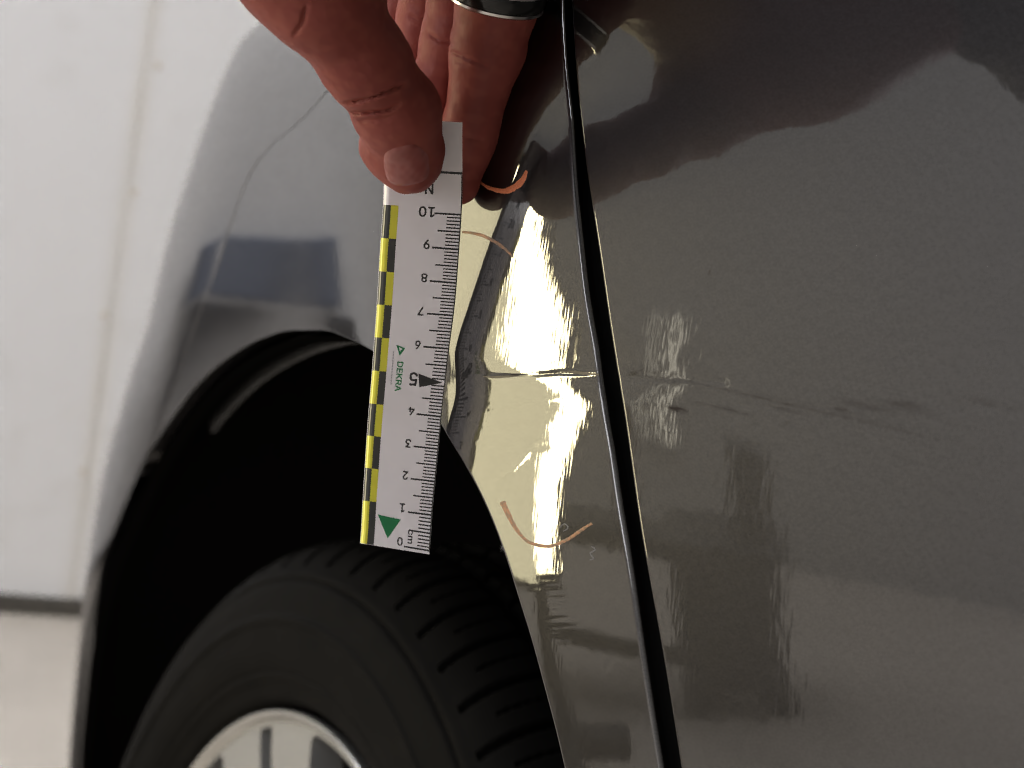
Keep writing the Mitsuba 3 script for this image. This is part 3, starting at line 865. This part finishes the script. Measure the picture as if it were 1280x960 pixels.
def white(p, n, uv):
    u = (p.x - float(w0[0])) * float(wdir[0]) + (p.y - float(w0[1])) * float(wdir[1]) - float(useam)
    c = mix((0.80, 0.785, 0.775), (0.77, 0.76, 0.755), fbm(p.x * 5, p.z * 5, 1.0))
    st = dr.exp(-dr.square(u / 0.016)) * (0.35 + 0.65 * fbm(p.z * 9, u * 20, 4.0))
    c = mix(c, (0.66, 0.60, 0.50), 0.55 * st)
    sm = smoothstep(.62, .8, fbm(p.x * 11, p.z * 14, 8.0)) * .12
    return mix(c, (0.6, 0.56, 0.5), sm)


simple('white_panel', proc(white), 0.4)
edges = [useam - 3.9, useam - 2.6, useam - 1.3, useam, useam + 0.62, useam + 1.9, useam + 3.2]
zb = 0.031
for i in range(len(edges) - 1):
    scene['sectional_door__panel' + (f'_{i:03d}' if i else '')] = mikit.ply(wall_box(edges[i] + .0007, edges[i + 1] - .0007, zb, 3.0, -.04, 0), 'white_panel')
scene['sectional_door'] = mikit.ply(wall_box(edges[0], edges[-1], zb, 3.0, -.08, -.042), 'white_panel')
scene['sectional_door__bottom_seal'] = mikit.ply(wall_box(edges[0], edges[-1], 0.001, zb - .003, -.03, 0.012), 'door_seal_grey')
labels['sectional_door'] = {'label': 'white panelled door behind the car with a yellowed seam and dark bottom seal', 'category': 'door'}
simple('door_seal_grey', proc(lambda p, n, uv: mix((0.055, 0.05, 0.042), (0.09, 0.08, 0.065), fbm(p.x * 40, p.y * 40, p.z * 40))), 0.7)
simple('rivet_paint', (0.60, 0.53, 0.43), 0.4)
for i, (x, y) in enumerate([(198, 82), (168, 240), (130, 393), (104, 590)]):
    q = on_wall(x, y); m = trimesh.creation.icosphere(2, 0.005); m.apply_scale([1, 1, 1]); m.apply_translation(q)
    scene['sectional_door__rivet' + (f'_{i:03d}' if i else '')] = mikit.ply(m, 'rivet_paint', smooth=True)


def floorc(p, n, uv):
    return mix((0.50, 0.45, 0.39), (0.40, 0.36, 0.31), fbm(p.x * 6, p.y * 6, 2.0, octaves=4))


simple('floor_paint', proc(floorc), 0.35)
simple('wall_paint', proc(lambda p, n, uv: mix((0.50, 0.49, 0.47), (0.44, 0.43, 0.41), fbm(p.x * 3, p.y * 3, p.z * 3))), 0.7)
simple('blue_board', (0.13, 0.15, 0.20), 0.6)


def slab(c, e):
    return trimesh.creation.box(e, trimesh.transformations.translation_matrix(c))


scene['floor'] = mikit.ply(slab((0, 1, -.05), (9, 9, .1)), 'floor_paint'); labels['floor'] = {'label': 'pale beige hall floor below the white door', 'kind': 'structure'}
scene['ceiling'] = mikit.ply(slab((0, 1, 3.05), (9, 9, .1)), 'wall_paint'); labels['ceiling'] = {'label': 'pale hall ceiling', 'kind': 'structure'}
scene['side_wall'] = mikit.ply(slab((-2.75, 0.6, 1.5), (.1, 6.4, 3)), 'wall_paint'); labels['side_wall'] = {'label': 'grey hall wall beside the car, mirrored in its door', 'category': 'wall'}
scene['rear_wall'] = mikit.ply(slab((0, -2.6, 1.5), (5.4, .1, 3)), 'wall_paint'); labels['rear_wall'] = {'label': 'grey hall wall behind the viewer, opposite the white door', 'category': 'wall'}

scene['wall_box'] = mikit.ply(trimesh.util.concatenate([slab((-1.14, 3.30, .56), (.08, .05, .14)), slab((-1.14, 3.272, .56), (.068, .008, .125))]), 'blue_board')
scene['floor_bin'] = mikit.ply(trimesh.util.concatenate([slab((-1.165, 3.26, .225), (.09, .085, .44)), slab((-1.165, 3.26, .457), (.10, .095, .022))]), 'dark_metal')
labels['floor_bin'] = {'label': 'slim dark bin on the floor before the white door, mirrored above the wheel arch', 'category': 'bin'}
labels['wall_box'] = {'label': 'small blue-grey box on the white door, mirrored in the front wing', 'category': 'switch box'}
for i, (y, hw, rad_) in enumerate(((0.70, 0.004, 2.0), (0.645, 0.007, 3.2))):
    k = 'wall_light' + (f'_{i:03d}' if i else '')
    scene[k] = mikit.ply(slab((-2.69, y, .51), (.02, 2 * hw + .01, .48)), 'lamp_housing')
    lamp_rect(k + '__tube', np.array([-2.678, y, .51]), np.array([0, hw, 0]), np.array([0, 0, .225]), np.array([1.0, 0, 0]), np.array([1, .92, .72]) * rad_)
    labels[k] = {'label': ('narrow' if i == 0 else 'wide') + ' upright light strip on the grey wall, mirrored in the car door', 'category': 'wall light'}
tr = boxes([((-1.66, .54, .19), (.24, .15, .28)), ((-1.63, .50, .42), (.14, .05, .17)), ((-1.64, .54, .336), (.27, .18, .012))])
scene['tool_trolley'] = mikit.ply(tr, 'dark_metal')
for i, z in enumerate((.10, .19, .28)):
    scene['tool_trolley__drawer' + (f'_{i:03d}' if i else '')] = mikit.ply(slab((-1.536, .54, z), (.012, .135, .075)), 'dark_metal')
for i, (x, y) in enumerate(((-1.57, .485), (-1.57, .595), (-1.75, .485), (-1.75, .595))):
    scene['tool_trolley__wheel' + (f'_{i:03d}' if i else '')] = mikit.ply(trimesh.creation.cylinder(.025, .02, sections=24, transform=trimesh.transformations.translation_matrix((x, y, .026)) @ trimesh.transformations.rotation_matrix(math.pi / 2, (0, 1, 0))), 'black_plastic')
labels['tool_trolley'] = {'label': 'dark tool trolley on the hall floor, a dim patch mirrored in the car door', 'category': 'trolley'}

bench = boxes([((-1.52, .80, .335), (.16, .50, .035)), ((-1.50, .60, .16), (.035, .035, .315)), ((-1.50, .985, .16), (.035, .035, .315)), ((-1.585, .60, .16), (.035, .035, .315)), ((-1.585, .985, .16), (.035, .035, .315)), ((-1.50, .79, .12), (.02, .36, .03))])
scene['low_bench'] = mikit.ply(bench, 'dark_metal')
labels['low_bench'] = {'label': 'low dark bench behind the work light, a dim bar mirrored across the door gap', 'category': 'bench'}
can = revolve([(.0, .0), (.045, .0), (.05, .01), (.05, .15), (.03, .19), (.014, .20), (.014, .225), (0, .225)], 40)
scene['spray_can'] = mikit.ply((can[0] * [.62, .62, 1] + [-1.50, .70, .353], can[1]), 'dark_metal', smooth=40)
labels['spray_can'] = {'label': 'dark spray can standing on the low bench', 'category': 'can'}
